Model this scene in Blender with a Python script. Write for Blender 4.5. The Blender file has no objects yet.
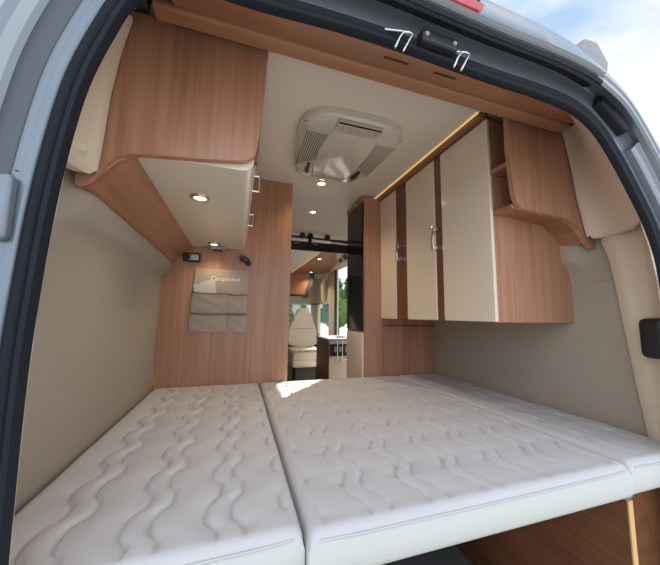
import bpy, bmesh, math, random
import numpy as np
from mathutils import Vector, Matrix
random.seed(7)
SC = bpy.context.scene
COL = SC.collection
Z0 = 0.8            # height of the bed top above the van floor; shapes below are measured from the bed top

# ------------------------------------------------------------------ helpers
def V(p): return Vector((p[0], p[1], p[2] + Z0))

def obj(name, bm, mat, parent=None, smooth=False, mats=None):
    me = bpy.data.meshes.new(name)
    if isinstance(bm, bmesh.types.BMesh):
        bmesh.ops.recalc_face_normals(bm, faces=bm.faces)
        bm.to_mesh(me); bm.free()
    else:
        me.from_pydata(bm[0], [], bm[1])
        me.update()
    off = Vector((0, 0, Z0))
    if parent is not None:
        q = parent; acc = Vector((0, 0, 0))
        while q is not None:
            acc += q.location; q = q.parent
        off = off - acc
    me.transform(Matrix.Translation(off))
    for m in (mats or [mat]): me.materials.append(m)
    if smooth:
        for f in me.polygons: f.use_smooth = True
        try:
            me.set_sharp_from_angle(angle=math.radians(38))
        except Exception: pass
    o = bpy.data.objects.new(name, me)
    COL.objects.link(o)
    if parent is not None: o.parent = parent
    return o

def thing(name, label, cat, loc, group=None):
    o = bpy.data.objects.new(name, None)
    o.empty_display_size = 0.05
    COL.objects.link(o)
    o.location = (loc[0], loc[1], loc[2] + Z0)
    o['label'] = label; o['category'] = cat
    if group: o['group'] = group
    return o

def tag(o, label, cat, group=None):
    o['label'] = label; o['category'] = cat
    if group: o['group'] = group
    return o

def struct(name, bm, mat, smooth=False):
    o = obj(name, bm, mat, None, smooth)
    o['kind'] = 'structure'
    return o

def dup(root, delta):
    r = root.copy(); COL.objects.link(r)
    r.location = root.location + Vector(delta)
    for ch in list(root.children):
        c = ch.copy(); COL.objects.link(c); c.parent = r
        for g in list(ch.children):
            d = g.copy(); COL.objects.link(d); d.parent = c
    return r

def B(): return bmesh.new()

def box(bm, x0, x1, y0, y1, z0, z1, bev=0.0, seg=2):
    vs = [bm.verts.new((x, y, z)) for x in (x0, x1) for y in (y0, y1) for z in (z0, z1)]
    f = [(0,1,3,2),(4,6,7,5),(0,4,5,1),(2,3,7,6),(0,2,6,4),(1,5,7,3)]
    fs = [bm.faces.new([vs[i] for i in q]) for q in f]
    if bev > 0:
        es = list({e for q in fs for e in q.edges})
        bmesh.ops.bevel(bm, geom=es, offset=bev, segments=seg, affect='EDGES', profile=0.5)
    return bm

def bx(*a, **k): return box(B(), *a, **k)

def prism(bm, pts, axis, a, b, bev=0.0, seg=2):
    """closed 2-D outline pulled along an axis from a to b"""
    def mk(p, t):
        if axis == 'x': return (t, p[0], p[1])
        if axis == 'y': return (p[0], t, p[1])
        return (p[0], p[1], t)
    va = [bm.verts.new(mk(p, a)) for p in pts]
    vb = [bm.verts.new(mk(p, b)) for p in pts]
    n = len(pts)
    fs = [bm.faces.new(va), bm.faces.new(vb[::-1])]
    for i in range(n):
        fs.append(bm.faces.new([va[i], vb[i], vb[(i+1) % n], va[(i+1) % n]]))
    if bev > 0:
        es = list(fs[0].edges) + list(fs[1].edges)
        bmesh.ops.bevel(bm, geom=es, offset=bev, segments=seg, affect='EDGES', profile=0.5)
    return bm

def tube(bm, pts, r, n=10, closed=False):
    pts = [Vector(p) for p in pts]
    rings = []
    N = len(pts)
    prev = None
    for i, p in enumerate(pts):
        if closed: t = (pts[(i+1) % N] - pts[i-1])
        elif i == 0: t = pts[1] - p
        elif i == N-1: t = p - pts[i-1]
        else: t = (pts[i+1] - p).normalized() + (p - pts[i-1]).normalized()
        t.normalize()
        if prev is None:
            a = Vector((0, 0, 1)) if abs(t.z) < .9 else Vector((1, 0, 0))
            u = t.cross(a).normalized()
        else:
            u = (prev - t * prev.dot(t)).normalized()
        prev = u
        w = t.cross(u)
        rings.append([bm.verts.new(p + r * (math.cos(2*math.pi*k/n) * u + math.sin(2*math.pi*k/n) * w)) for k in range(n)])
    m = N if closed else N-1
    for i in range(m):
        a, b = rings[i], rings[(i+1) % N]
        for k in range(n):
            bm.faces.new([a[k], a[(k+1) % n], b[(k+1) % n], b[k]])
    if not closed:
        bm.faces.new(rings[0][::-1]); bm.faces.new(rings[-1])
    return bm

def lathe(bm, prof, c, n=32, axis='z'):
    rings = []
    for r, h in prof:
        ring = []
        for k in range(n):
            a = 2*math.pi*k/n
            if axis == 'z': q = (c[0] + r*math.cos(a), c[1] + r*math.sin(a), c[2] + h)
            elif axis == 'y': q = (c[0] + r*math.cos(a), c[1] + h, c[2] + r*math.sin(a))
            else: q = (c[0] + h, c[1] + r*math.cos(a), c[2] + r*math.sin(a))
            ring.append(bm.verts.new(q))
        rings.append(ring)
    for i in range(len(rings)-1):
        a, b = rings[i], rings[i+1]
        for k in range(n): bm.faces.new([a[k], a[(k+1) % n], b[(k+1) % n], b[k]])
    bm.faces.new(rings[0]); bm.faces.new(rings[-1])
    return bm

def sheet(bm, rows):
    """surface through rows of points"""
    vs = [[bm.verts.new(p) for p in r] for r in rows]
    for i in range(len(vs)-1):
        for j in range(len(vs[0])-1):
            bm.faces.new([vs[i][j], vs[i][j+1], vs[i+1][j+1], vs[i+1][j]])
    return bm

def thick(bm, t):
    """give a surface real thickness"""
    bmesh.ops.recalc_face_normals(bm, faces=bm.faces)
    bmesh.ops.solidify(bm, geom=list(bm.faces), thickness=t)
    return bm

def rrect(x0, x1, y0, y1, r, n=6, rs=None):
    """rounded rectangle outline; rs = radii at (x1,y1),(x0,y1),(x0,y0),(x1,y0)"""
    rs = rs or (r, r, r, r)
    out = []
    for (cx, cy, a0, rr) in ((x1, y1, 0, rs[0]), (x0, y1, 90, rs[1]), (x0, y0, 180, rs[2]), (x1, y0, 270, rs[3])):
        sx = -1 if cx == x1 else 1; sy = -1 if cy == y1 else 1
        if rr <= 1e-5: out.append((cx, cy)); continue
        for k in range(n+1):
            a = math.radians(a0 + 90*k/n)
            out.append((cx + sx*rr + rr*math.cos(a), cy + sy*rr + rr*math.sin(a)))
    return out

def smoothpath(P, step=.02):
    """Catmull-Rom through 2-D points"""
    out = []
    P = [Vector(p) for p in P]
    for i in range(len(P)-1):
        p0 = P[max(i-1, 0)]; p1 = P[i]; p2 = P[i+1]; p3 = P[min(i+2, len(P)-1)]
        n = max(1, int((p2-p1).length/step))
        for k in range(n):
            t = k/n
            out.append(0.5*((2*p1) + (-p0+p2)*t + (2*p0-5*p1+4*p2-p3)*t*t + (-p0+3*p1-3*p2+p3)*t**3))
    out.append(P[-1])
    return out

# ------------------------------------------------------------------ materials
def mat(name, col, rough=.5, metal=0., spec=.5, coat=0., bump=None, var=None, alpha=None):
    m = bpy.data.materials.new(name); m.use_nodes = True
    nt = m.node_tree; b = nt.nodes['Principled BSDF']
    b.inputs['Base Color'].default_value = (*col, 1)
    b.inputs['Roughness'].default_value = rough
    b.inputs['Metallic'].default_value = metal
    b.inputs['Specular IOR Level'].default_value = spec
    b.inputs['Coat Weight'].default_value = coat
    b.inputs['Coat Roughness'].default_value = .08
    tc = nt.nodes.new('ShaderNodeTexCoord')
    if var:
        sc, amt = var
        n = nt.nodes.new('ShaderNodeTexNoise'); n.inputs['Scale'].default_value = sc; n.inputs['Detail'].default_value = 4
        nt.links.new(tc.outputs['Object'], n.inputs['Vector'])
        mx = nt.nodes.new('ShaderNodeMix'); mx.data_type = 'RGBA'
        mx.inputs[6].default_value = (*[c*(1-amt) for c in col], 1)
        mx.inputs[7].default_value = (*[min(1, c*(1+amt)) for c in col], 1)
        nt.links.new(n.outputs['Fac'], mx.inputs[0]); nt.links.new(mx.outputs[2], b.inputs['Base Color'])
    if bump:
        sc, st = bump
        n = nt.nodes.new('ShaderNodeTexNoise'); n.inputs['Scale'].default_value = sc; n.inputs['Detail'].default_value = 3
        nt.links.new(tc.outputs['Object'], n.inputs['Vector'])
        bp = nt.nodes.new('ShaderNodeBump'); bp.inputs['Strength'].default_value = st; bp.inputs['Distance'].default_value = .002
        nt.links.new(n.outputs['Fac'], bp.inputs['Height']); nt.links.new(bp.outputs['Normal'], b.inputs['Normal'])
    return m

def wood(name, grain='z', light=(.48, .25, .158), dark=(.33, .16, .098), rough=.32):
    m = bpy.data.materials.new(name); m.use_nodes = True
    nt = m.node_tree; b = nt.nodes['Principled BSDF']
    tc = nt.nodes.new('ShaderNodeTexCoord')
    mp = nt.nodes.new('ShaderNodeMapping')
    s = {'x': (1.2, 60, 60), 'y': (60, 1.2, 60), 'z': (60, 60, 1.2)}[grain]
    mp.inputs['Scale'].default_value = s
    nt.links.new(tc.outputs['Object'], mp.inputs['Vector'])
    n1 = nt.nodes.new('ShaderNodeTexNoise'); n1.inputs['Scale'].default_value = 1.0; n1.inputs['Detail'].default_value = 6; n1.inputs['Distortion'].default_value = .6
    nt.links.new(mp.outputs[0], n1.inputs['Vector'])
    mp2 = nt.nodes.new('ShaderNodeMapping'); mp2.inputs['Scale'].default_value = tuple(v*.16 if v > 2 else v*.8 for v in s)
    nt.links.new(tc.outputs['Object'], mp2.inputs['Vector'])
    n2 = nt.nodes.new('ShaderNodeTexNoise'); n2.inputs['Scale'].default_value = 1.0; n2.inputs['Detail'].default_value = 2; n2.inputs['Distortion'].default_value = 1.2
    nt.links.new(mp2.outputs[0], n2.inputs['Vector'])
    ad = nt.nodes.new('ShaderNodeMath'); ad.operation = 'ADD'
    nt.links.new(n1.outputs['Fac'], ad.inputs[0]); nt.links.new(n2.outputs['Fac'], ad.inputs[1])
    mr = nt.nodes.new('ShaderNodeMapRange'); mr.inputs['From Min'].default_value = .72; mr.inputs['From Max'].default_value = 1.28
    nt.links.new(ad.outputs[0], mr.inputs['Value'])
    mx = nt.nodes.new('ShaderNodeMix'); mx.data_type = 'RGBA'
    mx.inputs[6].default_value = (*dark, 1); mx.inputs[7].default_value = (*light, 1)
    nt.links.new(mr.outputs[0], mx.inputs[0]); nt.links.new(mx.outputs[2], b.inputs['Base Color'])
    b.inputs['Roughness'].default_value = rough
    b.inputs['Specular IOR Level'].default_value = .45
    return m

def emit(name, col, st):
    m = bpy.data.materials.new(name); m.use_nodes = True
    nt = m.node_tree; nt.nodes.clear()
    e = nt.nodes.new('ShaderNodeEmission'); e.inputs[0].default_value = (*col, 1); e.inputs[1].default_value = st
    o = nt.nodes.new('ShaderNodeOutputMaterial'); nt.links.new(e.outputs[0], o.inputs[0])
    return m

def glass(name, tint=(.9, .95, .95), gloss=.12):
    m = bpy.data.materials.new(name); m.use_nodes = True
    nt = m.node_tree; nt.nodes.clear()
    t = nt.nodes.new('ShaderNodeBsdfTransparent'); t.inputs[0].default_value = (*tint, 1)
    g = nt.nodes.new('ShaderNodeBsdfGlossy'); g.inputs['Roughness'].default_value = .02
    mx = nt.nodes.new('ShaderNodeMixShader'); mx.inputs[0].default_value = gloss
    o = nt.nodes.new('ShaderNodeOutputMaterial')
    nt.links.new(t.outputs[0], mx.inputs[1]); nt.links.new(g.outputs[0], mx.inputs[2]); nt.links.new(mx.outputs[0], o.inputs[0])
    return m

WZ = wood('pear_wood_upright', 'z')
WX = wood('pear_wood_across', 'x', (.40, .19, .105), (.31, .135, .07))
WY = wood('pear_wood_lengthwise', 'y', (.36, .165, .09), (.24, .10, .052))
WDARK = wood('walnut_frame', 'z', (.20, .088, .048), (.14, .058, .03))
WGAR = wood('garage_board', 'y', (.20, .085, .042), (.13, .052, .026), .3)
EDGE = mat('gold_edge_band', (.62, .36, .13), .35)
CREAM = mat('cream_gloss_front', (.78, .67, .53), .16, coat=.5)
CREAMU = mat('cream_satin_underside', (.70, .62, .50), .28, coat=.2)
TRIM = mat('cream_moulded_plastic', (.70, .60, .465), .42, bump=(300, .08))
TRIML = mat('pale_screw_cap', (.70, .62, .50), .35)
FAB = mat('greige_wall_fabric', (.37, .32, .255), .9, spec=.2, bump=(420, .35), var=(30, .04))
CEIL = mat('ceiling_lining', (.74, .66, .56), .55, bump=(200, .05))
ACM = mat('beige_plastic', (.60, .545, .47), .14, coat=.7)
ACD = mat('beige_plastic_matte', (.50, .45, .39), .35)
BLACK = mat('black_plastic', (.012, .012, .014), .4)
GAP = mat('dark_gap', (.01, .007, .006), .8)
RUBBER = mat('black_rubber', (.009, .012, .018), .6, spec=.22, bump=(180, .25))
RUBB2 = mat('weathered_rubber', (.014, .016, .018), .65, spec=.25, bump=(90, .3))
PAINT = mat('silver_blue_paint', (.175, .205, .245), .3, metal=.3, coat=.5)
PAINTD = mat('silver_paint_inner', (.13, .155, .185), .4, metal=.4, coat=.2)
GUTTER = mat('grey_gutter_strip', (.18, .20, .20), .6)
REDL = mat('red_lens', (.48, .02, .035), .12, coat=1)
CHROME = mat('chrome', (.78, .78, .80), .12, metal=1)
STEEL = mat('bent_steel_wire', (.72, .70, .66), .25, metal=1)
MATT = mat('mattress_knit', (.545, .53, .545), .85, spec=.2, bump=(500, .35), var=(5, .02))
SIDE = mat('mattress_border_knit', (.53, .54, .52), .85, spec=.2, bump=(260, .5))
PIPE = mat('mattress_seam_thread', (.50, .50, .50), .8)
ORG = mat('organiser_canvas', (.38, .31, .25), .85, bump=(300, .3))
ORGB = mat('organiser_binding', (.14, .095, .07), .7)
PAPER = mat('white_paper', (.55, .53, .51), .7)
WHITE = mat('white_print', (.85, .83, .8), .5)
MIRROR = mat('black_glass', (.005, .005, .006), .06, spec=.3)
SEAT = mat('cream_leather', (.62, .55, .45), .5, bump=(60, .1))
DARKG = mat('dark_grey_plastic', (.045, .045, .05), .6)
GREY = mat('grey_plastic', (.30, .30, .30), .5)
FLOOR = mat('grey_vinyl_floor', (.13, .12, .115), .5, var=(12, .1))
WARM = emit('warm_lamp_glow', (1, .74, .38), 2.6)
WARM2 = emit('warm_ceiling_lamp_glow', (1, .86, .6), 7)
LED = emit('amber_led_glow', (1, .66, .25), .38)
BRASS = mat('brushed_ring', (.55, .42, .26), .3, metal=.8)
CAMM = mat('light_grey_housing', (.24, .25, .26), .4)
ASPH = mat('pale_concrete_paving', (.36, .35, .335), .9, bump=(60, .5), var=(3, .15))
LEAF = mat('foliage', (.10, .17, .04), .8, var=(3, .5))
BARK = mat('bark', (.12, .09, .06), .9)
GLASS = glass('window_glass')
D = 1.3125     # partition behind the bed

# ------------------------------------------------------------------ setting: shell
struct('floor', bx(-.95, .95, 1.36, 5.0, -.84, -.80), FLOOR)
struct('trim_1', bx(-.95, .95, .0, 1.36, -.86, -.80), DARKG)      # garage floor under the bed

WP = [(.95, -.8), (.95, .58), (.95, .615), (.943, .640), (.922, .656), (.904, .674), (.896, .705), (.894, .74), (.894, .78), (.89, .88), (.872, 1.10), (.86, 1.24), (.83, 1.37)]
def wallprof(s): return [(s*x, z) for x, z in WP] + [(s*1.0, 1.37), (s*1.0, -.8)]
bm = bx(-1.0, -.95, .06, 5.0, -.8, .58)
box(bm, -1.0, -.958, .06, .16, .58, 1.0); box(bm, -1.0, -.95, 2.0, 5.0, .58, 1.37)
struct('wall_left', bm, FAB)
bm = bx(.95, 1.0, .06, 2.24, -.8, .58)
box(bm, .958, 1.0, .06, .16, .58, 1.0); box(bm, .95, 1.0, 1.9, 2.24, .58, 1.37)
struct('wall_right', bm, FAB)
def ledge(s_, y1):
    """upper side lining with the padded ledge that dies away towards the rear pillar"""
    bm = B(); rings = []
    for y, f in ((.16, 0), (.20, .0), (.245, .10), (.262, .38), (.28, .72), (.30, .92), (.33, 1), (y1, 1)):
        ring = []
        for x, z in WP[1:]:
            ring.append(bm.verts.new((s_*(.957-(.957-x)*(f if z < .9 else max(f, 0))), y, z)))
        ring += [bm.verts.new((s_*1.0, y, 1.37)), bm.verts.new((s_*1.0, y, .58))]
        rings.append(ring)
    n_ = len(rings[0])
    for a, b in zip(rings, rings[1:]):
        for k in range(n_): bm.faces.new([a[k], a[(k+1) % n_], b[(k+1) % n_], b[k]])
    bm.faces.new(rings[0]); bm.faces.new(rings[-1][::-1])
    return bm
struct('wall_left_upper', ledge(-1, 2.0), FAB, True)
struct('wall_right_upper', ledge(1, 1.9), FAB, True)
bm = B()
box(bm, .95, 1.0, 2.24, 3.72, 1.16, 1.37)                        # above the sliding door opening
box(bm, .93, 1.0, 3.72, 4.02, -.8, 1.37, .01)                     # pillar
box(bm, .95, 1.0, 4.02, 5.0, .62, 1.37)
box(bm, .95, 1.0, 4.02, 5.0, -.8, -.02)
box(bm, .95, 1.0, 4.75, 5.0, -.05, .65)
struct('wall_front_right', bm, TRIM)
bm = B()
box(bm, -1, 1, 4.95, 5.0, .62, 1.37)
box(bm, -1, 1, 4.95, 5.0, -.8, .02)
box(bm, -1, -.82, 4.95, 5.0, 0, .65); box(bm, .86, 1, 4.95, 5.0, 0, .65)
struct('wall_front', bm, TRIM)
w = struct('window_1', bx(-.84, .88, 4.965, 4.97, .0, .64), GLASS)
w = struct('window_2', bx(.972, .977, 4.02, 4.76, -.03, .63), GLASS)
# black seal round the sliding door opening
bm = B()
box(bm, .925, .96, 3.66, 3.72, -.75, 1.18, .008); box(bm, .925, .96, 2.24, 2.28, -.75, 1.18, .008); box(bm, .925, .96, 2.24, 3.72, 1.15, 1.19, .008)
struct('trim_2', bm, BLACK)

struct('ceiling', bx(-.86, .86, .19, 2.62, 1.322, 1.36), CEIL)
# lowered roof lining over the cab: pale on the left, wood on the right
bm = B()
prism(bm, [(-.95, 2.62), (.53, 2.62), (.47, 3.2), (.31, 4.15), (-.95, 4.15)], 'z', 0, .03)
for v in bm.verts:
    v.co.z += 1.30 - (v.co.y-2.62)/(4.15-2.62)*.18
struct('ceiling_front', bm, CEIL)
bm = prism(B(), [(.53, 2.62), (.97, 2.62), (.97, 4.15), (.31, 4.15), (.47, 3.2)], 'z', 0, .03)
for v in bm.verts:
    v.co.z += 1.30 - (v.co.y-2.62)/(4.15-2.62)*.18
struct('trim_3', bm, WY)
struct('trim_4', bx(-1.02, 1.02, .24, 5.0, 1.375, 1.41), PAINT)          # roof above
bm = B()
for a, b in (((.525, 2.65), (.47, 3.2)), ((.47, 3.2), (.312, 4.14))):
    za = 1.295 - (a[1]-2.62)/1.53*.18; zb = 1.295 - (b[1]-2.62)/1.53*.18
    tube(bm, [(a[0], a[1], za), (b[0], b[1], zb)], .003, 6)
tag(obj('led_strip', bm, LED), 'amber light line along the wood and cream roof seam above the cab', 'light strip')

# ------------------------------------------------------------------ partition
bm = prism(B(), [(-.95, -.02), (-.19, -.02), (-.19, 1.318), (-.80, 1.318), (-.86, 1.10), (-.89, .80), (-.905, .70), (-.945, .62), (-.965, .3), (-.96, .03)], 'y', D, D+.025)
t = thing('partition_panel', 'tall wood partition between bed and aisle, with the fabric organiser hung on it', 'partition', (-.55, D, -.8))
obj('board', bm, WZ, t)
obj('edge_band', tube(B(), [(-.945, D-.001, .015), (-.966, D-.001, .3), (-.95, D-.001, .62)], .003, 6), EDGE, t)
obj('side_edge', bx(-.191, -.1885, D-.001, D+.026, -.0, 1.317), EDGE, t)

# panel under the wardrobes on the right, facing the bed
t = thing('lower_wall_panel', 'wood panel behind the bed foot beneath the cream wardrobes', 'panel', (.65, D, -.8))
bm = bx(.357, .955, D+.02, D+.045, -.2, .42)
obj('board', bm, WZ, t)
obj('ledge', bx(.50, .95, D+.005, D+.02, .345, .352), WDARK, t)

# ------------------------------------------------------------------ mattresses
PAIRS = [-.825, -.67, -.515, -.36, -.205, -.05, .105, .26, .415, .57, .725, .88]
def mattress(x0, x1, y0, y1, amp=1., broken=0):
    r = .022
    ea = [r*(1-math.cos(math.radians(a))) for a in (0, 18, 36, 54, 72, 90)]
    def axis(a, b, st):
        n = int((b-a-2*r)/st)
        mid = [a+r + (b-a-2*r)*k/n for k in range(1, n)]
        return np.array([a+e for e in ea] + mid + [b-e for e in ea[::-1]])
    xs = axis(x0, x1, .0036); ys = axis(y0, y1, .008)
    def ez(v, a, b):
        d = np.minimum(v-a, b-v); d = np.clip(d, 0, r)
        return -r + np.sqrt(np.maximum(0, r*r-(r-d)**2))
    X, Y = np.meshgrid(xs, ys)
    Z = np.maximum(ez(X, x0, x1) + ez(Y, y0, y1), -r*1.3)
    fade = np.clip((Y-y0-.015)/.04, 0, 1)*np.clip((y1-.01-Y)/.03, 0, 1)
    ed = np.clip(np.minimum(X-x0-.006, x1-.006-X)/.03, 0, 1)
    ph = Y/.165
    wave = .014*np.tanh(1.6*np.sin(2*math.pi*ph))/.92
    for c in PAIRS:
        if c < x0-.05 or c > x1+.05: continue
        for s in (-.026, .026):
            d = np.abs(X - (c+s+wave + .002*np.sin(7*Y+c*30)))
            side_ = (X-(c+s+wave))*(1 if s > 0 else -1)
            k_ = amp*(1 if broken <= 0 else (.28+.72*np.clip(np.cos(2*math.pi*(ph+.04*np.sin(c*40)))*1.3+.35, 0, 1)))
            Z -= fade*ed*k_*(.0088*np.exp(-(d/.0036)**2) + .0052*np.exp(-(np.where(side_ > 0, d/.030, d/.012))**2))
    Z += .0012*np.sin(X*23+Y*9)*np.sin(Y*17-X*6)*fade
    nx, ny = len(xs), len(ys)
    verts = [(float(X[j, i]), float(Y[j, i]), float(Z[j, i])) for j in range(ny) for i in range(nx)]
    faces = [(j*nx+i, j*nx+i+1, (j+1)*nx+i+1, (j+1)*nx+i) for j in range(ny-1) for i in range(nx-1)]
    top = (verts, faces)
    # border band
    loop = [(i, 0) for i in range(nx)] + [(nx-1, j) for j in range(1, ny)] + [(i, ny-1) for i in range(nx-2, -1, -1)] + [(0, j) for j in range(ny-2, 0, -1)]
    cx, cy = (x0+x1)/2, (y0+y1)/2
    rings = []
    for dz, off in ((None, 0), (-.034, .004), (-.055, .005), (-.078, .003), (-.092, -.006), (-.099, -.022)):
        ring = []
        for i, j in loop:
            x, y, z = verts[j*nx+i]
            ox = (1 if i == nx-1 else -1 if i == 0 else 0)*off; oy = (1 if j == ny-1 else -1 if j == 0 else 0)*off
            if ox > 0 : ox *= .4
            ring.append((x+ox, y+oy, z if dz is None else dz))
        rings.append(ring)
    sv = [p for rg in rings for p in rg]; L = len(loop)
    sf = [(a*L+k, (a+1)*L+k, (a+1)*L+(k+1) % L, a*L+(k+1) % L) for a in range(len(rings)-1) for k in range(L)]
    sf.append(tuple((len(rings)-1)*L+k for k in range(L))[::-1])
    return top, (sv, sf)

for (x0, x1, y0, lab) in ((-.941, -.366, .010, 'left mattress of the bed, white with deep wavy quilting beside the greige wall'),
                          (-.357, .602, -.006, 'widest middle mattress of the bed, white quilted, sunlit at its far corner'),
                          (.611, .941, .0, 'narrow right mattress of the bed against the right wall')):
    t = thing('mattress', lab, 'mattress', ((x0+x1)/2, .65, -.1), 'white quilted mattresses making up the bed')
    top, side = mattress(x0, x1, y0, D-.004, 1.0 if x0 < -.5 else .8, 0 if x0 < -.5 else 1)
    o = obj('quilted_top', top, MATT, t); [setattr(f, 'use_smooth', True) for f in o.data.polygons]
    o = obj('border', side, SIDE, t); [setattr(f, 'use_smooth', True) for f in o.data.polygons]
    q = [(x0+.02, y0+.001, -.016), (x0+.1, y0-.001, -.018), ((x0+x1)/2, y0-.001, -.019), (x1-.1, y0-.001, -.018), (x1-.02, y0+.001, -.016)]
    obj('piping', tube(B(), q, .0025, 6), PIPE, t)
t = thing('bed_base', 'thin white bed board showing just under the middle mattress edge', 'bed base', (0, .65, -.14))
obj('board', bx(-.36, .50, .03, 1.29, -.117, -.102, .004), WHITE, t)
obj('board', bx(-.94, -.37, .03, 1.29, -.117, -.102, .004), WHITE, t)

# garage panels under the bed
t = thing('garage_divider', 'dark wood upright divider with gold edge under the right of the bed', 'panel', (.6, .6, -.8))
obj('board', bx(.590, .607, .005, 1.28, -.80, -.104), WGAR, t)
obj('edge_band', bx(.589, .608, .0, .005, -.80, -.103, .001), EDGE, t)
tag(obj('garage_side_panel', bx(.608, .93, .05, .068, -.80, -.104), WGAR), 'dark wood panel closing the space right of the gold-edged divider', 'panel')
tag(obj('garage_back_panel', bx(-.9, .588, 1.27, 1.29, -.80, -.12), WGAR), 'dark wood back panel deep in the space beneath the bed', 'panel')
bm = bx(.05, .30, .30, .95, -.80, -.45, .02)
t = thing('storage_box', 'dark grey plastic storage box in the space under the bed', 'box', (.17, .6, -.8))
obj('tub', bm, DARKG, t); obj('lid', bx(.04, .31, .29, .96, -.45, -.425, .008), DARKG, t)

# ------------------------------------------------------------------ left overhead cabinet
t = thing('overhead_cabinet', 'left overhead cabinet, wood end panel over a cream underside with two lit lamps', 'cabinet', (-.65, .8, .84))
prof = [(-.795, .842)] + [( -.485-.035+.035*math.sin(math.radians(a)), .842+.035-.035*math.cos(math.radians(a))) for a in range(0, 91, 15)] + [(-.462, 1.30), (-.79, 1.30)]
def sag(bm):
    for v in bm.verts:
        if v.co.z < 1.0: v.co.z -= .014*(v.co.y-.262)/1.05
    return bm
obj('body', sag(prism(B(), prof, 'y', .262, D-.002)), CREAMU, t, True)
obj('top_gap', bx(-.80, -.47, .262, D-.002, 1.30, 1.32), GAP, t)
# doors on the aisle side with wood frame strips
def ldoor(y0, y1):
    bmx = B()
    pr = [(-.4835, .885), (-.4785, .885), (-.4575, 1.285), (-.4625, 1.285)]
    prism(bmx, pr, 'y', y0, y1)
    return bmx
for a, b, hy in ((.285, .72, .50), (.735, 1.28, .95)):
    dr = obj('door', ldoor(a, b), CREAM, t)
    bm = B()
    xb = -.481
    for z in (.885, .945):
        tube(bm, [(xb, hy, z), (xb+.028, hy, z)], .0045, 8)
    tube(bm, [(xb+.028, hy, .878), (xb+.028, hy, .952)], .0055, 8)
    obj('handle', bm, CHROME, dr, True)
obj('frame_strip', prism(B(), [(-.484, .875), (-.476, .875), (-.455, 1.30), (-.463, 1.30)], 'y', .262, .284), WDARK, t)
# end panel with the swept lower edge
ex = [(-.838, 1.24), (-.460, 1.24), (-.464, 1.10), (-.474, .95)]
ex += [(-.480-.045+.045*math.cos(math.radians(a)), .905+.045*math.sin(math.radians(a))-.0) for a in (0, -15, -30, -45, -60, -75, -90)]
ex += [(-.60, .850), (-.70, .841), (-.774, .834), (-.805, .828), (-.832, .815), (-.850, .793), (-.866, .764), (-.88, .744), (-.90, .732), (-.908, .732), (-.908, .78), (-.900, .88), (-.885, .98), (-.862, 1.10)]
pn = obj('end_panel', prism(B(), ex, 'y', .24, .262, .003, 2), WZ, t)
low = [(-.48-.045+.045*math.cos(math.radians(a)), .905+.045*math.sin(math.radians(a))) for a in (0, -30, -60, -90)] + [(-.60, .850), (-.70, .841), (-.774, .834), (-.805, .828), (-.832, .815), (-.850, .793), (-.866, .764), (-.88, .744), (-.90, .732)]
obj('edge_band', tube(B(), [(x, .2415, z-.0005) for x, z in low], .0022, 6), WX, pn)
# lamps under the cabinet
def downlight(parent, c, r, glow, ringm, name='lamp'):
    bm = lathe(B(), [(r, .001), (r, -.004), (r*.92, -.008), (r*.72, -.008), (r*.66, -.003), (r*.66, .001)], c, 28)
    o = obj(name, bm, ringm, parent, True)
    obj('bulb', lathe(B(), [(r*.65, -.001), (r*.60, -.005), (r*.3, -.006)], c, 24), glow, o, True)
    return o
for (x, y, r, z) in ((-.660, .510, .033, .839), (-.662, 1.205, .033, .8295)):
    q = thing('recessed_lamp', 'lit round lamp under the left cabinet, ' + ('the near one by the wood end panel' if y < 1 else 'the far one beside the grey square switch'), 'lamp', (x, y, z), 'round lamps under the left cabinet')
    downlight(q, (x, y, z), r, WARM, BRASS, 'ring')
sw = thing('lamp_switch', 'small grey square switch on the far end of the cabinet underside', 'switch', (-.645, 1.262, .84))
obj('plate', bx(-.685, -.605, 1.245, 1.305, .808, .8265, .004), GREY, sw)
obj('rocker', bx(-.67, -.62, 1.255, 1.295, .804, .809, .002), DARKG, sw)
# slanted wood board between cabinet and wall
tag(obj('wall_side_board', sag(prism(B(), [(-.795, .842), (-.795, .828), (-.885, .735), (-.905, .733), (-.90, .75), (-.81, .85)], 'y', .262, D-.002)), WY),
    'long slanted wood board between left cabinet underside and greige wall', 'board')

# ------------------------------------------------------------------ right wardrobe cabinet
t = thing('wall_cabinet', 'row of tall cream-doored overhead cabinets in wood on the right wall', 'cabinet', (.7, .85, .4))
endp = [(.503, .40), (.958, .40), (.954, .55), (.948, .61), (.935, .648), (.905, .672), (.896, .70), (.894, .76), (.885, .86), (.86, 1.10), (.84, 1.235), (.50, 1.30)]
obj('body', prism(B(), [(.503, .402), (.95, .402), (.945, .62), (.89, .70), (.88, .86), (.83, 1.235), (.78, 1.30), (.503, 1.30)], 'y', .352, 1.36), WDARK, t)
e = obj('end_panel', prism(B(), endp, 'y', .332, .352, .002, 1), WZ, t)
obj('edge_band', tube(B(), [(.894, .3325, .775), (.896, .3325, .70), (.906, .3325, .672), (.936, .3325, .648), (.949, .3325, .61), (.955, .3325, .55), (.958, .3325, .40)], .0028, 6), EDGE, e)
obj('underside', bx(.503, .945, .34, 1.36, .398, .403), WY, t)
obj('cornice', bx(.462, .505, .335, 1.365, 1.294, 1.3205, .004), WY, t)
for (a, b) in ((.327, .633), (.69, .968), (1.10, 1.361)):
    bm = bx(.487, .503, a, b, .402, 1.287, .003)
    dr = obj('door', bm, CREAM, t)
for (a, b) in ((.633, .69), (.968, 1.10)):
    obj('frame_strip', bx(.492, .504, a+.001, b-.001, .402, 1.287, .001), WDARK, t)
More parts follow.
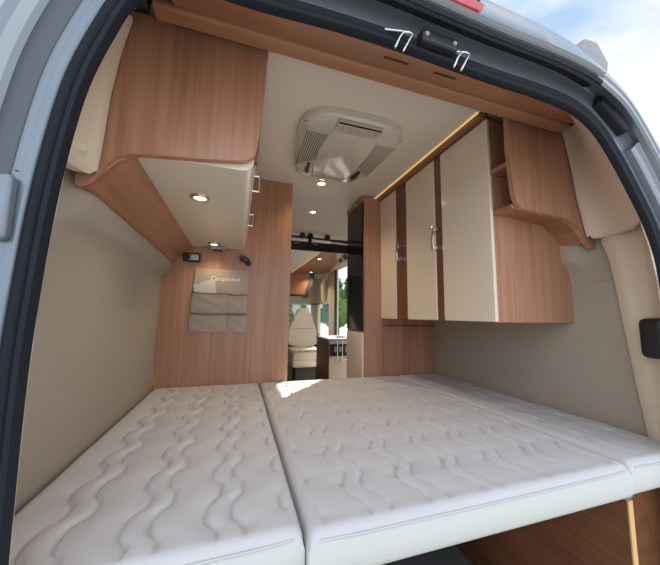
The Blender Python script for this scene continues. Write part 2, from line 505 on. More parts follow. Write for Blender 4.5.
for (y, z0, z1) in ((1.030, .775, .885), (.665, .770, .895)):
    bm = B()
    for z in (z0+.012, z1-.012):
        box(bm, .455, .493, y-.010, y+.010, z-.011, z+.011, .002, 1)
    box(bm, .448, .456, y-.008, y+.008, z0-.004, z1+.004, .003, 2)
    obj('handle', bm, CHROME, t, True)
obj('top_rail', bx(.490, .505, .33, 1.365, 1.306, 1.321), WDARK, t)
tag(obj('led_strip', bx(.455, .461, .34, 1.36, 1.315, 1.3215), LED), 'amber light line where the ceiling meets the right wardrobe cabinets', 'light strip')
# open shelf end unit
t = thing('open_shelf_unit', 'small open wood shelf unit with swept end panel at the right rear corner', 'shelf', (.7, .28, .74))
rx = [(.860, 1.24), (.484, 1.24), (.484, 1.10), (.494, .95)]
rx += [(.500+.06-.06*math.cos(math.radians(a)), .905-.06*math.sin(math.radians(a))) for a in (0, 15, 30, 45, 60, 75, 90)]
rx += [(.66, .842), (.74, .838), (.79, .832), (.83, .815), (.865, .785), (.895, .745), (.915, .722), (.942, .718), (.948, .735), (.935, .80), (.91, .92), (.885, 1.06)]
pn = obj('end_panel', prism(B(), rx, 'y', .222, .243, .003, 2), WZ, t)
lo = [(.494, .95)] + [(.500+.06-.06*math.cos(math.radians(a)), .905-.06*math.sin(math.radians(a))) for a in (0, 30, 60, 90)] + [(.66, .842), (.74, .838), (.79, .832), (.83, .815), (.865, .785), (.895, .745), (.915, .722)]
obj('edge_band', tube(B(), [(x, .2235, z-.0005) for x, z in lo], .0022, 6), WX, pn)
for z in (.852, 1.03):
    obj('shelf', bx(.505 if z < .9 else .495, .87, .243, .332, z, z+.018, .002, 1), WX, t)
obj('shelf_side', bx(.60, .612, .243, .332, .87, 1.23), WDARK, t)
bm = prism(B(), [(.56, .852), (.66, .846), (.79, .836), (.865, .79), (.90, .745), (.905, .76), (.872, .80), (.80, .85), (.66, .86), (.56, .862)], 'y', .243, .332)
obj('shelf_underside', bm, WY, t)

# ------------------------------------------------------------------ tall fridge column
t = thing('fridge_column', 'tall wood column with black glass fridge door facing the aisle', 'fridge', (.6, 1.5, -.8))
obj('carcass', bx(.352, .945, D+.046, 1.64, -.80, 1.30), WZ, t)
obj('side_panel', bx(.350, .497, D, D+.046, -.80, 1.302, .002, 1), WZ, t)
dr = obj('fridge_door', bx(.338, .352, D+.006, 1.625, .315, 1.262, .004), MIRROR, t)
obj('handle', bx(.322, .340, 1.57, 1.60, .58, .72, .005), BLACK, dr)
obj('lower_door', bx(.338, .352, D+.006, 1.625, -.55, .300, .004), CREAM, t)
obj('top_trim', bx(.336, .352, D, 1.64, 1.268, 1.30, .002), WX, t)

# ------------------------------------------------------------------ roof air conditioner
AX = -.018
def acout(k=1.0, dz=0):
    pts = [(-.215, .545), (-.15, .515), (0, .505), (.15, .515), (.215, .545), (.250, .60), (.256, .72), (.236, .88), (.205, 1.04), (.17, 1.10), (.08, 1.125), (-.08, 1.125), (-.17, 1.10), (-.205, 1.04), (-.236, .88), (-.256, .72), (-.250, .60)]
    cx, cy = 0, .80
    sm = smoothpath(pts + [pts[0]], .02)[:-1]
    return [(AX+cx+(p.x-cx)*k, cy+(p.y-cy)*k) for p in sm]
t = thing('roof_air_conditioner', 'beige moulded roof air conditioner with side louvres on the ceiling', 'air conditioner', (0, .86, 1.322))
bm = B()
rings = []
for k, z in ((1.0, 1.322), (1.0, 1.304), (.985, 1.292), (.955, 1.283), (.90, 1.277), (.80, 1.2745)):
    rings.append([bm.verts.new((x, y, z)) for x, y in acout(k)])
n0 = len(rings[0])
for a, b in zip(rings, rings[1:]):
    for i in range(n0):
        bm.faces.new([a[i], a[(i+1) % n0], b[(i+1) % n0], b[i]])
bm.faces.new(rings[-1])
obj('housing', bm, ACM, t, True)
cc = [(-.115, .60), (.115, .60), (.135, .75), (.125, .90), (.10, 1.06), (-.10, 1.06), (-.125, .90), (-.135, .75)]
obj('centre_cover', prism(B(), [(AX+x, y) for x, y in cc], 'z', 1.266, 1.2755, .004), ACM, t, True)
f = obj('outlet', bx(AX-.108, AX+.108, .520, .585, 1.266, 1.279, .004), ACD, t)
obj('slot', bx(AX-.103, AX+.103, .524, .534, 1.2645, 1.268), BLACK, f)
obj('grille', bx(AX-.098, AX+.098, .540, .578, 1.2645, 1.268, .002), ACD, f)
for i in range(5): obj('fin', bx(AX-.08+i*.040, AX-.077+i*.040, .541, .577, 1.262, 1.265), ORG, f)
for s in (-1, 1):
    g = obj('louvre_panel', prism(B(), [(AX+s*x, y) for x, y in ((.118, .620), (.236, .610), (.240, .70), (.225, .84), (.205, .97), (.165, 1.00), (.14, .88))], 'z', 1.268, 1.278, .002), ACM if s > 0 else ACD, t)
    bm = B()
    for i in range(9):
        u = i/8
        xa = .128+.096*u; ya = .632; yb = .87+.085*u; xb = xa*.85+.028
        prism(bm, [(AX+s*xa, ya), (AX+s*(xa+.0042), ya), (AX+s*(xb+.0042), yb), (AX+s*xb, yb)], 'z', 1.2672, 1.2684)
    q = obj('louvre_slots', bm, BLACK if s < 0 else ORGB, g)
    bm = B()
    prism(bm, [(AX+s*x, y) for x, y in ((.145, .905), (.160, .90), (.160, .985), (.142, 1.02), (.132, 1.0))], 'z', 1.258, 1.268, .002)
    obj('latch', bm, BLACK, t)
    obj('seam', tube(B(), [(AX+s*.245, .592, 1.2865), (AX+s*.18, .604, 1.280), (AX+s*.115, .600, 1.276)], .0018, 6), DARKG, t)

# ceiling lamps
for (x, y, z, lab) in ((-.004, 1.235, 1.322, 'round lit ceiling lamp just behind the roof air conditioner'), (.075, 1.79, 1.322, 'round lit ceiling lamp over the aisle before the black rail'),
                  (.56, 3.30, 1.215, 'round lamp in the wood overcab ceiling, nearer the black rail'), (.62, 4.02, 1.13, 'round lamp in the wood overcab ceiling, nearer the cab locker')):
    q = thing('ceiling_lamp', lab, 'lamp', (x, y, z), 'round lamps in the ceiling')
    downlight(q, (x, y, z), .034, WARM2, CHROME, 'ring')

# ------------------------------------------------------------------ valance over the rear doors
t = thing('rear_valance', 'long wood valance with two slots across the top of the rear doorway', 'valance', (0, .1, 1.1))
bm = prism(B(), [(-.018, 1.078), (.158, 1.203), (.158, 1.225), (-.018, 1.10)], 'x', -.70, .71)
obj('board', bm, WX, t)
ro = rrect(.152, .204, 1.190, 1.222, .012, 4)
obj('lip', prism(B(), ro, 'x', -.752, .728), WX, t, True)
obj('end_cap', bx(.728, .745, .155, .20, 1.192, 1.222, .005), GREY, t)
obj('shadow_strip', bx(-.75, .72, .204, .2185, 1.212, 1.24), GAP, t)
for (a, b) in ((-.165, -.088), (-.005, .072)):
    bm = B()
    def zz(y): return 1.078+(y+.018)/.176*.125
    pts = [(x-(a+b)/2, yy-.044) for x, yy in rrect(a, b, .036, .050, .0065, 5)]
    prism(bm, [(x+(a+b)/2, yy+.044) for x, yy in pts], 'z', 0, .004)
    for v in bm.verts: v.co.z += zz(v.co.y)-.0025
    obj('slot', bm, mat('slot_shadow', (.10, .045, .022), .8), t)

# ------------------------------------------------------------------ partition accessories
t = thing('hanging_organiser', 'grey-brown fabric organiser with four pockets hanging on the wood partition', 'organiser', (-.61, D-.01, .31))
def cloth(x0, x1, z0, z1, y, bulge, nx=16, nz=12, seed=1):
    rows = []
    for j in range(nz+1):
        v = j/nz; row = []
        for i in range(nx+1):
            u = i/nx
            d = bulge*math.sin(math.pi*u)**.6*(.45+.55*v) + .0025*math.sin(seed*3+u*9+v*4)*math.sin(seed+v*7)
            row.append((x0+(x1-x0)*u, y-abs(d), z0+(z1-z0)*v - .006*math.sin(math.pi*u)*v*(1 if bulge > .004 else 0)))
        rows.append(row)
    return thick(sheet(B(), rows), .002)
obj('backing', bx(-.770, -.458, D-.009, D-.003, .315, .693, .002), ORG, t)
for (x0, x1, z0, z1, s) in ((-.776, -.575, .425, .545, 1), (-.572, -.458, .425, .540, 2), (-.780, -.572, .312, .418, 3), (-.569, -.456, .312, .418, 4)):
    p = obj('pocket', cloth(x0, x1, z0, z1, D-.011, .014, seed=s), ORG, t, True)
    q = []
    for i in range(17):
        u = i/16; d = abs(.014*math.sin(math.pi*u)**.6 + .0025*math.sin(s*3+u*9+4)*math.sin(s+7))
        q.append((x0+(x1-x0)*u, D-.012-d, z1-.006*math.sin(math.pi*u)))
    obj('binding', tube(B(), q, .004, 6), ORGB, p)
def text(body, size, loc, m, parent, rot=(math.pi/2, 0, 0), shear=0., depth=.0006):
    cu = bpy.data.curves.new('lettering', 'FONT'); cu.body = body; cu.size = size; cu.align_x = 'CENTER'; cu.extrude = depth; cu.shear = shear
    tmp = bpy.data.objects.new('lettering_tmp', cu); COL.objects.link(tmp)
    bpy.context.view_layer.update()
    me = bpy.data.meshes.new_from_object(tmp.evaluated_get(bpy.context.evaluated_depsgraph_get()))
    bpy.data.objects.remove(tmp)
    from mathutils import Euler
    me.transform(Matrix.Translation(V(loc)) @ Euler(rot).to_matrix().to_4x4())
    off = Vector((0, 0, 0)); q = parent
    while q is not None: off += q.location; q = q.parent
    me.transform(Matrix.Translation(-off))
    me.materials.clear(); me.materials.append(m)
    o = bpy.data.objects.new('lettering', me); COL.objects.link(o); o.parent = parent
    return o
text('Campérève', .037, (-.595, D-.0105, .622), WHITE, t, shear=.25)
for k, (x, a) in enumerate(((-.735, .14), (-.705, .05), (-.675, .16))):
    bm = bx(-.03, .03, -.0012, .0012, -.05, .05)
    for v in bm.verts:
        x_, z_ = v.co.x, v.co.z
        v.co = Vector((x + x_*math.cos(a) - z_*math.sin(a), D-.0135-.003*k+v.co.y, .548+.012*k + x_*math.sin(a) + z_*math.cos(a)))
    tag(obj('leaflet', bm, PAPER), ('leftmost', 'middle', 'rightmost')[k] + ' of three white leaflets in the upper left organiser pocket', 'leaflet', 'leaflets in the organiser pocket')

t = thing('control_display', 'small black wall display with pale screen under the left cabinet corner', 'display', (-.785, D-.01, .755))
obj('case', bx(-.838, -.742, D-.022, D-.002, .727, .783, .006), BLACK, t)
obj('screen', bx(-.805, -.752, D-.024, D-.021, .738, .774, .002), mat('pale_lcd', (.45, .47, .48), .2), t)
obj('arrow', prism(B(), [(-.812, .745), (-.79, .745), (-.80, .756), (-.79, .768), (-.812, .768)], 'y', D-.0255, D-.0235), BLACK, t)
t = thing('reading_spot', 'small black swivel reading spot on the partition right of the organiser', 'lamp', (-.475, D-.02, .75))
obj('mount', lathe(B(), [(.018, 0), (.018, -.02), (.012, -.026)], (-.458, D, .742), 16, 'y'), BLACK, t)
hb = B()
for (c, r) in (((-.478, D-.035, .756), .020), ((-.50, D-.045, .770), .015)):
    lathe(hb, [(r, 0), (r*1.05, -.014), (r*.8, -.022)], c, 8, 'y')
box(hb, -.512, -.45, D-.045, D-.02, .748, .758, .002)
obj('head', hb, BLACK, t)

# ------------------------------------------------------------------ view through the aisle: rail, kitchen, seat, locker
t = thing('ceiling_rail', 'black rail with round clamps across the ceiling before the cab', 'rail', (.3, 2.5, 1.15))
obj('beam', bx(-.45, .93, 2.50, 2.53, 1.135, 1.235, .004), BLACK, t)
obj('bar', tube(B(), [(-.45, 2.49, 1.285), (.2, 2.49, 1.28), (.93, 2.49, 1.25)], .011, 8), BLACK, t)
for x in (.13, .22, .42):
    obj('clamp', lathe(B(), [(.028, -.03), (.032, -.02), (.032, .02), (.028, .03)], (x, 2.475, 1.292), 16, 'y'), BLACK, t)
obj('bracket', bx(.20, .24, 2.47, 2.50, 1.19, 1.31, .004), BLACK, t)
for x in (.045, .26): obj('plate', bx(x, x+.06, 2.495, 2.50, 1.205, 1.218), GREY, t)

t = thing('overcab_locker', 'wood locker door hanging above the windscreen with black lower edge', 'locker', (.4, 4.16, .74))
obj('door', prism(B(), [(-.6, 1.12), (.64, 1.10), (.55, .76), (-.6, .76)], 'y', 4.16, 4.18), WX, t)
obj('lower_edge', prism(B(), [(-.6, .76), (.60, .76), (.60, .70), (.52, .70), (.50, .725), (-.6, .73)], 'y', 4.14, 4.18), BLACK, t)
obj('frame', prism(B(), [(.64, 1.12), (.72, 1.12), (.62, .74), (.55, .76)], 'y', 4.14, 4.18), DARKG, t)

t = thing('upper_side_trim', 'cream side trim with dark slots above the sliding door opening', 'trim', (.9, 3.2, 1.15))
bm = prism(B(), [(.95, 1.30), (.80, 1.30), (.90, 1.16), (.95, 1.12)], 'y', 2.9, 4.9)
obj('panel', bm, TRIM, t)
for y in (3.0, 3.2, 3.75, 3.95, 4.4):
    obj('slot', prism(B(), [(.825, 1.255), (.835, 1.258), (.885, 1.19), (.875, 1.186)], 'y', y, y+.13), DARKG, t)
obj('brace', tube(B(), [(.93, 4.0, 1.2), (.86, 4.15, .95), (.90, 4.25, .66)], .04, 8), TRIM, t)

t = thing('cab_seat', 'cream leather cab seat seen from behind through the aisle', 'seat', (.535, 4.2, -.8))
bp = smoothpath([(-.235, .02), (-.24, .16), (-.20, .34), (-.13, .46), (-.105, .57), (-.07, .605), (.07, .605), (.105, .57), (.13, .46), (.20, .34), (.24, .16), (.235, .02), (0, -.02), (-.235, .02)], .03)[:-1]
obj('backrest', prism(B(), [(.535+p.x, p.y-.08) for p in bp], 'y', 4.15, 4.27, .035, 4), SEAT, t, True)
obj('back_seam', tube(B(), [(.37, 4.148, .20), (.70, 4.148, .20)], .005, 6), ORG, t)
obj('cushion', bx(.30, .77, 3.80, 4.30, -.28, -.10, .045, 4), SEAT, t, True)
obj('cushion', bx(.30, .77, 3.78, 4.2, -.37, -.26, .03, 3), SEAT, t, True)
bmh = B()
for i in range(9): box(bmh, .32+i*.05, .355+i*.05, 3.775, 3.80, -.145, -.11, .006, 1)
obj('piping', bmh, GREY, t)
obj('pedestal', bx(.38, .70, 3.95, 4.25, -.80, -.37, .01), DARKG, t)
for x in (.34, .70): obj('rail', bx(x, x+.03, 3.7, 4.35, -.80, -.72), DARKG, t)
t = thing('dashboard', 'dark dashboard below the windscreen beyond the cab seat', 'dashboard', (0, 4.75, -.8))
obj('top', prism(B(), [(4.55, .02), (4.62, .10), (4.94, .12), (4.94, -.35), (4.62, -.35)], 'x', -.93, .93, .01), DARKG, t)
obj('console', bx(-.15, .15, 4.5, 4.9, -.8, -.35, .02), DARKG, t)
obj('steering_wheel', tube(B(), [(-.42+.18*math.cos(a*math.pi/12), 4.42+.06*math.sin(a*math.pi/12), .08+.17*math.sin(a*math.pi/12)) for a in range(24)], .014, 8, True), BLACK, t)

t = thing('kitchen_unit', 'low cream and wood kitchen unit by the sliding door opening', 'kitchen unit', (.72, 3.0, -.8))
obj('carcass', bx(.535, .94, 2.74, 3.25, -.80, .12, .004), CREAM, t)
obj('corner_post', bx(.528, .543, 2.725, 3.26, -.80, .12, .002), WDARK, t)
obj('worktop', bx(.52, .95, 2.70, 3.27, .12, .145, .004), GREY, t)
obj('end_front', bx(.542, .80, 2.728, 2.74, -.55, -.09, .003), CREAM, t)
ov = obj('hob_panel', bx(.55, .92, 2.725, 2.74, -.06, .08, .004), BLACK, t)
for x in (.60, .66, .74): obj('knob', bx(x, x+.03, 2.715, 2.725, -.01, .05, .004), GREY, ov)
obj('lower_front', bx(.80, .94, 2.728, 2.74, -.55, -.13, .003), CREAM, t)
bm = B()
for z in (-.10, .17): tube(bm, [(.60, 2.6, z), (.85, 2.6, z), (.85, 2.69, z), (.60, 2.69, z)], .005, 6, True)
for x in (.60, .66, .72, .78, .85): tube(bm, [(x, 2.6, -.10), (x, 2.6, .17)], .004, 6)
obj('wire_rack', bm, CHROME, t)

# ------------------------------------------------------------------ rear doorway: seal, body frame, roof edge
PATH = [(.795, -.75), (.803, -.2), (.81, .2), (.812, .42), (.800, .60), (.762, .715), (.704, .81), (.622, .926), (.54, 1.012), (.44, 1.056), (.298, 1.068), (.158, 1.068), (.021, 1.071), (-.179, 1.078),
        (-.334, 1.075), (-.497, 1.065), (-.60, 1.063), (-.675, 1.042), (-.722, .99), (-.747, .925), (-.774, .83), (-.789, .74), (-.802, .61), (-.809, .467), (-.812, .316), (-.807, .064), (-.800, -.2), (-.79, -.75)]
SP = smoothpath(PATH, .02)
NRM = []
for i in range(len(SP)):
    a = SP[max(i-2, 0)]; b = SP[min(i+2, len(SP)-1)]
    tt = (b-a).normalized()
    NRM.append(Vector((tt.y, -tt.x)))      # outwards for this winding
def sst(a, b, x):
    t_ = min(1, max(0, (x-a)/(b-a))); return t_*t_*(3-2*t_)
def sweep(bm, profs, close=False):
    """profs: function(i, side, top) -> list of (n, y)"""
    rows = []
    for i, p in enumerate(SP):
        n = NRM[i]; top = sst(.5, .95, n.y)
        rw = []
        for q in profs(i, p, top, sst(.0, .5, p.x)):
            if q[0] == 'far':
                c = p + n*.16
                sx = 1 if c.x > 0 else -1
                rw.append((sx*max(abs(c.x), 1.02) if abs(n.x) > .5 else c.x*1.12, q[1], max(c.y, 1.44) if n.y > .3 else c.y))
            else: rw.append((p.x+n.x*q[0], q[1], p.y+n.y*q[0]))
        rows.append(rw)
    vs = [[bm.verts.new(c) for c in r] for r in rows]
    m = len(vs[0])
    for i in range(len(vs)-1):
        for j in range(m if close else m-1):
            bm.faces.new([vs[i][j], vs[i][(j+1) % m], vs[i+1][(j+1) % m], vs[i+1][j]])
    return bm
body = thing('van_body', 'silver-blue van bodywork framing the open rear doorway, black rubber seal and red brake light', 'van', (0, 0, -1.1))
sealp = [(.000, -.020), (.000, -.030), (.004, -.038), (.011, -.040), (.0165, -.035), (.020, -.038), (.027, -.041), (.034, -.037), (.037, -.030), (.034, -.020)]
obj('door_seal', sweep(B(), lambda i, p, top, r: [(n*(.84+.16*max(top, r)+.12*r), y) for n, y in sealp], True), RUBBER, body, True)
def wA(top, r): return .056*(1-top)*(1-r) + .118*r*(1-top) + .098*top
def frameA(i, p, top, r):
    w = wA(top, r); a = .034*(.84+.16*max(top, r)+.12*r); k = w-a
    return [(a-.006, -.018), (a+.002, -.028), (a+.006, -.033), (a+k*.35, -.034), (a+k*.7, -.032), (a+k*.9, -.034), (w, -.036)]
obj('frame_flange', sweep(B(), frameA), PAINT, body, True)
def frameB(i, p, top, r):
    w = wA(top, r)
    st = max(top, r*.8)
    return [(w, -.036), (w+.002, -.040), (w+.012*(1-st)-.024*top, -.052-.018*top), (w+.016*(1-st)+.010*st*(1-top)-.034*top, -.062-.024*top)]
obj('frame_step', sweep(B(), frameB), PAINTD, body, True)
def frameC(i, p, top, r):
    w = wA(top, r); st = max(top, r*.8); b = w+.016*(1-st)+.010*st*(1-top)-.034*top; y = -.062-.024*top
    return [(b, y), (b+.006, y-.006), (b+.014, y-.004), (b+.03, y), (b+.034, y+.008), (b+.040, y+.006)]
obj('gutter', sweep(B(), frameC), PAINT, body, True)
def skin(i, p, top, r):
    w = wA(top, r); st = max(top, r*.8); b = w+.016*(1-st)+.010*st*(1-top)-.034*top+.040; y = -.056-.024*top
    h = .085*(1-(min(1, abs(p.x-.02)/.62))**2)*top + .05*r*(1-top*.7)
    return [(b, y), (b+.008, y-.004), (b+.02+h*.35, y+.004), (b+.035+h*.8, y+.02), (b+.05+h, y+.05), (b+.06+h*1.1, y+.10), ('far', .22), ('far', 1.9)]
obj('outer_skin', sweep(B(), skin), PAINT, body, True)
# black weatherstrip hanging under the roof gutter
idx = [i for i in range(len(SP)) if NRM[i].y > .93 and -.60 < SP[i].x < .47]
rows = []
for i in idx:
    p = SP[i]; n = NRM[i]
    fe = min(1, (i-idx[0])/3, (idx[-1]-i)/3)
    a = .064; rows.append([(p.x+n.x*q, y, p.y+n.y*q) for q, y in ((.100, -.034), (.088, -.050), (.070, -.078), (.060, -.089), (.070, -.093), (.082, -.088), (.102, -.05))])
obj('weatherstrip', sheet(B(), rows), RUBB2, body, True)
rows = []
for i in idx:
    p = SP[i]; n = NRM[i]
    rows.append([(p.x+n.x*q, y, p.y+n.y*q) for q, y in ((.080, -.091), (.084, -.096), (.090, -.093), (.096, -.097), (.103, -.092), (.110, -.086))])
obj('gutter_strip', sheet(B(), rows), GUTTER, body, True)
# roof corner rubber block and right jamb insert
def onpath(x0, n, y, left=False):
    best = min(range(len(SP)), key=lambda i: (SP[i]-Vector(x0)).length)
    p = SP[best]; nn = NRM[best]
    return p, nn
for s, (a, b) in ((1, ((.50, 1.04), (.585, .965))), (-1, ((-.66, 1.02), (-.735, .94)))):
    p1, n1 = onpath(a, 0, 0); p2, n2 = onpath(b, 0, 0)
    bm = B()
    pts = [(p1+n1*.060), (p1+n1*.112), ((p1+p2)/2+(n1+n2).normalized()*.108), (p2+n2*.10), (p2+n2*.07)]
    prism(bm, [(q.x, q.y) for q in pts], 'y', -.060, -.028, .006, 2)
    obj('corner_block', bm, RUBB2, body)
ins = [i for i in range(len(SP)) if SP[i].x > .5 and .45 < SP[i].y < .93]
rows = []
for i in ins:
    p, n = SP[i], NRM[i]
    rows.append([(p.x+n.x*q, y, p.y+n.y*q) for q, y in ((.058, -.030), (.062, -.050), (.070, -.054), (.10, -.050), (.108, -.056), (.114, -.050), (.118, -.030))])
obj('jamb_insert', sheet(B(), rows), PAINT, body, True)
p, n = onpath((-.80, .60), 0, 0)
obj('hinge_recess', bx(-.900, -.846, -.052, -.030, .523, .628, .010, 3), PAINT, body, True)
# panel joint and plugs on left jamb
i0 = min(range(len(SP)), key=lambda i: (SP[i]-Vector((-.80, .64))).length)
p, n = SP[i0], NRM[i0]
obj('panel_joint', tube(B(), [(p.x+n.x*.05, -.0335, p.y+n.y*.05), (p.x+n.x*.085, -.0345, p.y+.008+n.y*.085), (p.x+n.x*.10, -.078, p.y+.015)], .0012, 6), DARKG, body)
for dn, dz in ((.06, .012), (.108, .045)):
    obj('plug', lathe(B(), [(.006, 0), (.005, -.003)], (p.x+n.x*dn, -.033 if dn < .1 else -.081, p.y+dz), 14, 'y'), PAINTD, body, True)

# brake light on the roof edge, follows the curve
def skinpt(x, k):
    best = min(idx, key=lambda i: abs(SP[i].x-x)); p, n = SP[best], NRM[best]
    return p, n
rows_o = []; xs = np.linspace(-.33, .035, 26)
bm = B(); vs = []
for q, x in enumerate(xs):
    i = min(range(len(SP)), key=lambda i: (SP[i]-Vector((x, 1.075))).length)
    z = 1.075 + .112
    e = 1-.0*x
    end = min(1, (.035-x)/.012+.35)
    h = .021*min(1, end); 
    cy = -.094; cz = 1.190 - .05*(x+.1)**2
    vs.append([bm.verts.new((x, cy+.010, cz-h)), bm.verts.new((x, cy-.006, cz-h*.8)), bm.verts.new((x, cy-.010, cz)), bm.verts.new((x, cy-.004+.006, cz+h*.8)), bm.verts.new((x, cy+.02, cz+h))])
for a, b in zip(vs, vs[1:]):
    for j in range(5): bm.faces.new([a[j], a[(j+1) % 5], b[(j+1) % 5], b[j]])
bm.faces.new(vs[0]); bm.faces.new(vs[-1][::-1])
bl = obj('brake_light', bm, REDL, body, True)
obj('screw', lathe(B(), [(.006, 0), (.005, -.003)], (.018, -.101, 1.196), 12, 'y'), DARKG, bl)

# latch striker block and hooks
t = obj('latch_block', bx(-.115, -.008, -.060, -.032, 1.090, 1.122, .006), BLACK, body)
for x in (-.102, -.020): obj('bolt', lathe(B(), [(.006, 0), (.005, -.003)], (x, -.060, 1.106), 12, 'y'), GREY, t)
for (xa, xb, xc) in ((-.207, -.139, -.155), (-.022, .030, .010)):
    bm = B()
    tube(bm, [(xa, -.040, 1.103), (xb-.012, -.056, 1.098), (xb-.003, -.058, 1.092), (xb-.012, -.056, 1.076), (xb-.026, -.052, 1.046)], .0026, 8)
    tube(bm, [(xb-.026, -.056, 1.094), (xb-.036, -.054, 1.078), (xb-.047, -.051, 1.050)], .0026, 8)
    tube(bm, [(xb-.012, -.056, 1.097), (xb-.026, -.056, 1.094)], .0026, 8)
    obj('door_hook', bm, STEEL, body, True)

# rear view camera on the roof corner
t = thing('roof_camera', 'light grey reversing camera housing on the right roof corner', 'camera', (.60, .05, 1.25))
bm = prism(B(), [(.545, 1.30), (.615, 1.275), (.70, 1.275), (.715, 1.33), (.66, 1.40), (.60, 1.395)], 'y', .0, .10, .014, 3)
obj('housing', bm, CAMM, t, True)
obj('bracket', prism(B(), [(.53, 1.22), (.66, 1.20), (.66, 1.30), (.56, 1.31)], 'y', .03, .08, .006), PAINTD, t)
obj('side_knob', lathe(B(), [(.02, -.012), (.022, 0), (.016, .014)], (.71, .03, 1.262), 14, 'y'), GREY, t, True)

# ------------------------------------------------------------------ cream rear trims
def seal_at(z, s):
    c = [i for i in range(len(SP)) if SP[i].x*s > 0]
    i = min(c, key=lambda i: abs(SP[i].y-z)+(.5 if abs(SP[i].x) < .5 else 0))
    return SP[i], NRM[i]
for s, nm in ((1, 'right'), (-1, 'left')):
    # upper moulded piece
    rows = []
    lx = ((.762, .857), (.80, .854), (.88, .850), (.977, .846), (1.04, .839), (1.08, .835), (1.14, .826), (1.20, .815))
    rx_ = ((.765, .880), (.82, .864), (.88, .851), (.92, .840), (1.0, .829), (1.065, .818), (1.15, .800), (1.225, .782))
    for z, x_in in (rx_ if s > 0 else lx):
        yin = .202 if s > 0 else .220
        if z < 1.02: p, n = seal_at(z-.01, s); A = Vector((p.x+n.x*.004, -.02, p.y+n.y*.004))
        else:
            f = (z-1.02)/.22
            i = min((k for k in range(len(SP)) if SP[k].x*s > 0), key=lambda k: abs(SP[k].x - s*((.53 if s > 0 else .715) - f*(.09 if s > 0 else .03))))
            A = Vector((SP[i].x, -.02, SP[i].y+.004))
        E_ = Vector((s*x_in, yin, z))
        row = []
        for u, bul in ((0, 0), (.12, .006), (.35, .020), (.6, .028), (.82, .022), (.94, .010), (1.0, 0.0)):
            q = A.lerp(E_, u); q.x += s*bul*1.2; q.y -= bul*.3
            row.append(tuple(q))
        rows.append(row)
    bot = [tuple(Vector(c)+Vector((s*.012*min(1, k/2), 0, -.010))) for k, c in enumerate(rows[0])]
    bot2 = [tuple(Vector(c)+Vector((s*.045*min(1, k/2), .0, -.008))) for k, c in enumerate(rows[0])]
    side = [[tuple(r_[-1]), (r_[-1][0]+s*.004, r_[-1][1]+.016, r_[-1][2])] for r_ in rows]
    bm = sheet(B(), [bot2, bot]+rows)
    sheet(bm, side)
    bmesh.ops.remove_doubles(bm, verts=bm.verts, dist=.0004)
    t = thing('corner_trim', ('right' if s > 0 else 'left') + ' cream moulded corner trim between rear door seal and wood end panel', 'trim', (s*.88, .1, .73), 'cream corner trims')
    obj('moulding', bm, TRIM, t, True)
    obj('screw_cap', lathe(B(), [(.010, -.004), (.010, .002), (.006, .004)], (s*(.862 if s < 0 else .884), .166, .79), 16, 'y'), TRIML, t, True)
    # lower pillar cover
    rows = []
    for z, ye in ((-.12, .10), (0, .11), (.156, .127), (.30, .14), (.417, .151), (.55, .162), (.66, .175), (.74, .195), (.80, .20)):
        p, n = seal_at(min(z, .74), s)
        xA = abs(p.x)
        row = [(s*(xA+.004), -.02, z), (s*(xA+.03), -.01, z), (s*(xA+.075), .012, z), (s*(.905), .040, z), (s*.918, .058, z), (s*.920, ye-.050, z), (s*.926, ye-.026, z), (s*.938, ye-.004, z), (s*.953, ye+.002, z)]
        rows.append(row)
    bm = thick(sheet(B(), rows), .005)
    t = thing('pillar_trim', ('right' if s > 0 else 'left') + ' cream lower pillar trim beside the mattress inside the rear doorway', 'trim', (s*.9, .06, -.12), 'cream pillar trims')
    obj('cover', bm, TRIM, t, True)
    for z in (.13, .60):
        obj('screw_cap', lathe(B(), [(.008, -.003), (.008, .002), (.005, .003)], (s*.919, .085, z), 14, 'y'), TRIML, t, True)
    if s > 0:
        g = obj('latch_pocket', bx(.860, .935, .0, .075, .285, .425, .02, 4), BLACK, t, True)
        obj('pocket_rim', tube(B(), [(.856+.082*f_, .0+.075*f_-.004, z_) for f_, z_ in ((0, .30), (.1, .283), (.9, .283), (1, .30), (1, .41), (.9, .428), (.1, .428), (0, .41))], .004, 8, True), TRIM, t, True)

# ------------------------------------------------------------------ outside
me = bx(-60, 60, -60, 60, -1.46, -1.40)
struct('ground', me, ASPH)
def tree(x, y, h, rad, lab):
    t = thing('tree', lab, 'tree', (x, y, -1.4), 'trees outside the van')
    obj('trunk', tube(B(), [(x, y, -1.4), (x+.05, y, h*.4-1.4), (x-.05, y+.05, h*.7-1.4)], .14, 8), BARK, t)
    bm = B()
    for k in range(26):
        a = random.uniform(0, 6.28); rr = rad*random.uniform(.1, .85)
        c = Vector((x+rr*math.cos(a), y+rr*math.sin(a), -1.4+h*random.uniform(.22, .95)))
        r = rad*random.uniform(.22, .42)
        g = bmesh.ops.create_icosphere(bm, subdivisions=3, radius=r, matrix=Matrix.Translation(c))
        for v in g['verts']:
            d = (v.co-c); v.co = c + d*(1+random.uniform(-.22, .22))
    obj('foliage', bm, LEAF, t)
tree(2.2, 19, 5.0, 2.2, 'green tree seen through the windscreen beyond the cab seat')
tree(11.5, 13.0, 5.5, 2.6, 'green tree seen through the side door opening')
tree(7.0, 21, 5.0, 2.0, 'lower green tree seen through the cab side window')

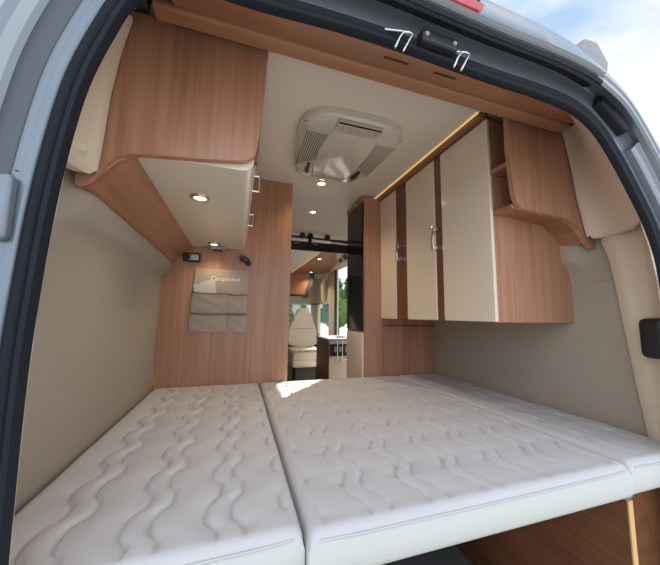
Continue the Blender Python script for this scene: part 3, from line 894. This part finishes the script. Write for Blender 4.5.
# ------------------------------------------------------------------ lights
def lamp(x, y, z, e, r=.03, spot=True):
    l = bpy.data.lights.new('lamp_light', 'SPOT'); l.energy = e; l.color = (1, .78, .5); l.spot_size = math.radians(130); l.spot_blend = .8; l.shadow_soft_size = r
    o = bpy.data.objects.new('lamp_light', l); COL.objects.link(o); o.location = (x, y, z+Z0-.02)
for (x, y, z, e) in ((-.660, .51, .825, 1.1), (-.662, 1.205, .815, 1.0), (-.004, 1.235, 1.31, 6.), (.075, 1.79, 1.31, 7), (.56, 3.3, 1.20, 5), (.62, 4.02, 1.11, 5)):
    lamp(x, y, z, e)
sun = bpy.data.lights.new('sun', 'SUN'); sun.energy = 6.0; sun.angle = .01; sun.color = (1, .93, .82)
so = bpy.data.objects.new('sun', sun); COL.objects.link(so)
dv = Vector((-.66, -.75, -.605)).normalized()
so.rotation_euler = dv.to_track_quat('-Z', 'Y').to_euler()

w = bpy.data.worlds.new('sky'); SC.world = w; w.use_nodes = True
nt = w.node_tree; nt.nodes.clear()
tc = nt.nodes.new('ShaderNodeTexCoord')
mp = nt.nodes.new('ShaderNodeMapping'); mp.inputs['Scale'].default_value = (1.0, 1.0, 2.0)
nt.links.new(tc.outputs['Generated'], mp.inputs[0])
n = nt.nodes.new('ShaderNodeTexNoise'); n.inputs['Scale'].default_value = 2.2; n.inputs['Detail'].default_value = 6; n.inputs['Roughness'].default_value = .55; n.inputs['Distortion'].default_value = .3
nt.links.new(mp.outputs[0], n.inputs['Vector'])
cr = nt.nodes.new('ShaderNodeValToRGB')
cr.color_ramp.elements[0].position = .36; cr.color_ramp.elements[0].color = (.42, .58, .80, 1)
cr.color_ramp.elements[1].position = .56; cr.color_ramp.elements[1].color = (.86, .90, .93, 1)
nt.links.new(n.outputs['Fac'], cr.inputs[0])
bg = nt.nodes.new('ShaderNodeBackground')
# extra sky strength added behind the van to brighten the interior
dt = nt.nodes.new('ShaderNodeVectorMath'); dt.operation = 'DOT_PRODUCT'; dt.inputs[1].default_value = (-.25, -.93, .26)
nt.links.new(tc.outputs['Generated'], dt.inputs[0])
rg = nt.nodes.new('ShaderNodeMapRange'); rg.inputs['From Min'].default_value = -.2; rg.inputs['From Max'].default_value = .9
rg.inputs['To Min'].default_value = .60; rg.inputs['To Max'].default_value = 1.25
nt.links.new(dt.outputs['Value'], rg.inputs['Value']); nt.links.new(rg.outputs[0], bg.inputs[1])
nt.links.new(cr.outputs[0], bg.inputs[0])
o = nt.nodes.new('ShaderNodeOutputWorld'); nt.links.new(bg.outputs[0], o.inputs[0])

# ------------------------------------------------------------------ camera
def camrot(yaw, pitch, roll):
    fwd = Vector((-math.sin(yaw)*math.cos(pitch), math.cos(yaw)*math.cos(pitch), math.sin(pitch)))
    r = Vector((math.cos(yaw), math.sin(yaw), 0)); u = r.cross(fwd)
    c, s = math.cos(roll), math.sin(roll)
    return c*r+s*u, -s*r+c*u, fwd
r_, u_, f_ = camrot(-.30617547, .11345444, .01422269)
cam = bpy.data.cameras.new('camera'); cam.sensor_width = 36; cam.lens = 289.2518/660*36; cam.clip_start = .02; cam.clip_end = 300
co = bpy.data.objects.new('camera', cam); COL.objects.link(co)
M = Matrix(((r_.x, u_.x, -f_.x, -.51113392), (r_.y, u_.y, -f_.y, -.59483042), (r_.z, u_.z, -f_.z, .41855348+Z0), (0, 0, 0, 1)))
co.matrix_world = M
SC.camera = co
SC.view_settings.view_transform = 'Standard'; SC.view_settings.look = 'None'
SC.view_settings.gamma = 1; SC.view_settings.use_curve_mapping = False
SC.view_settings.exposure = 1.0
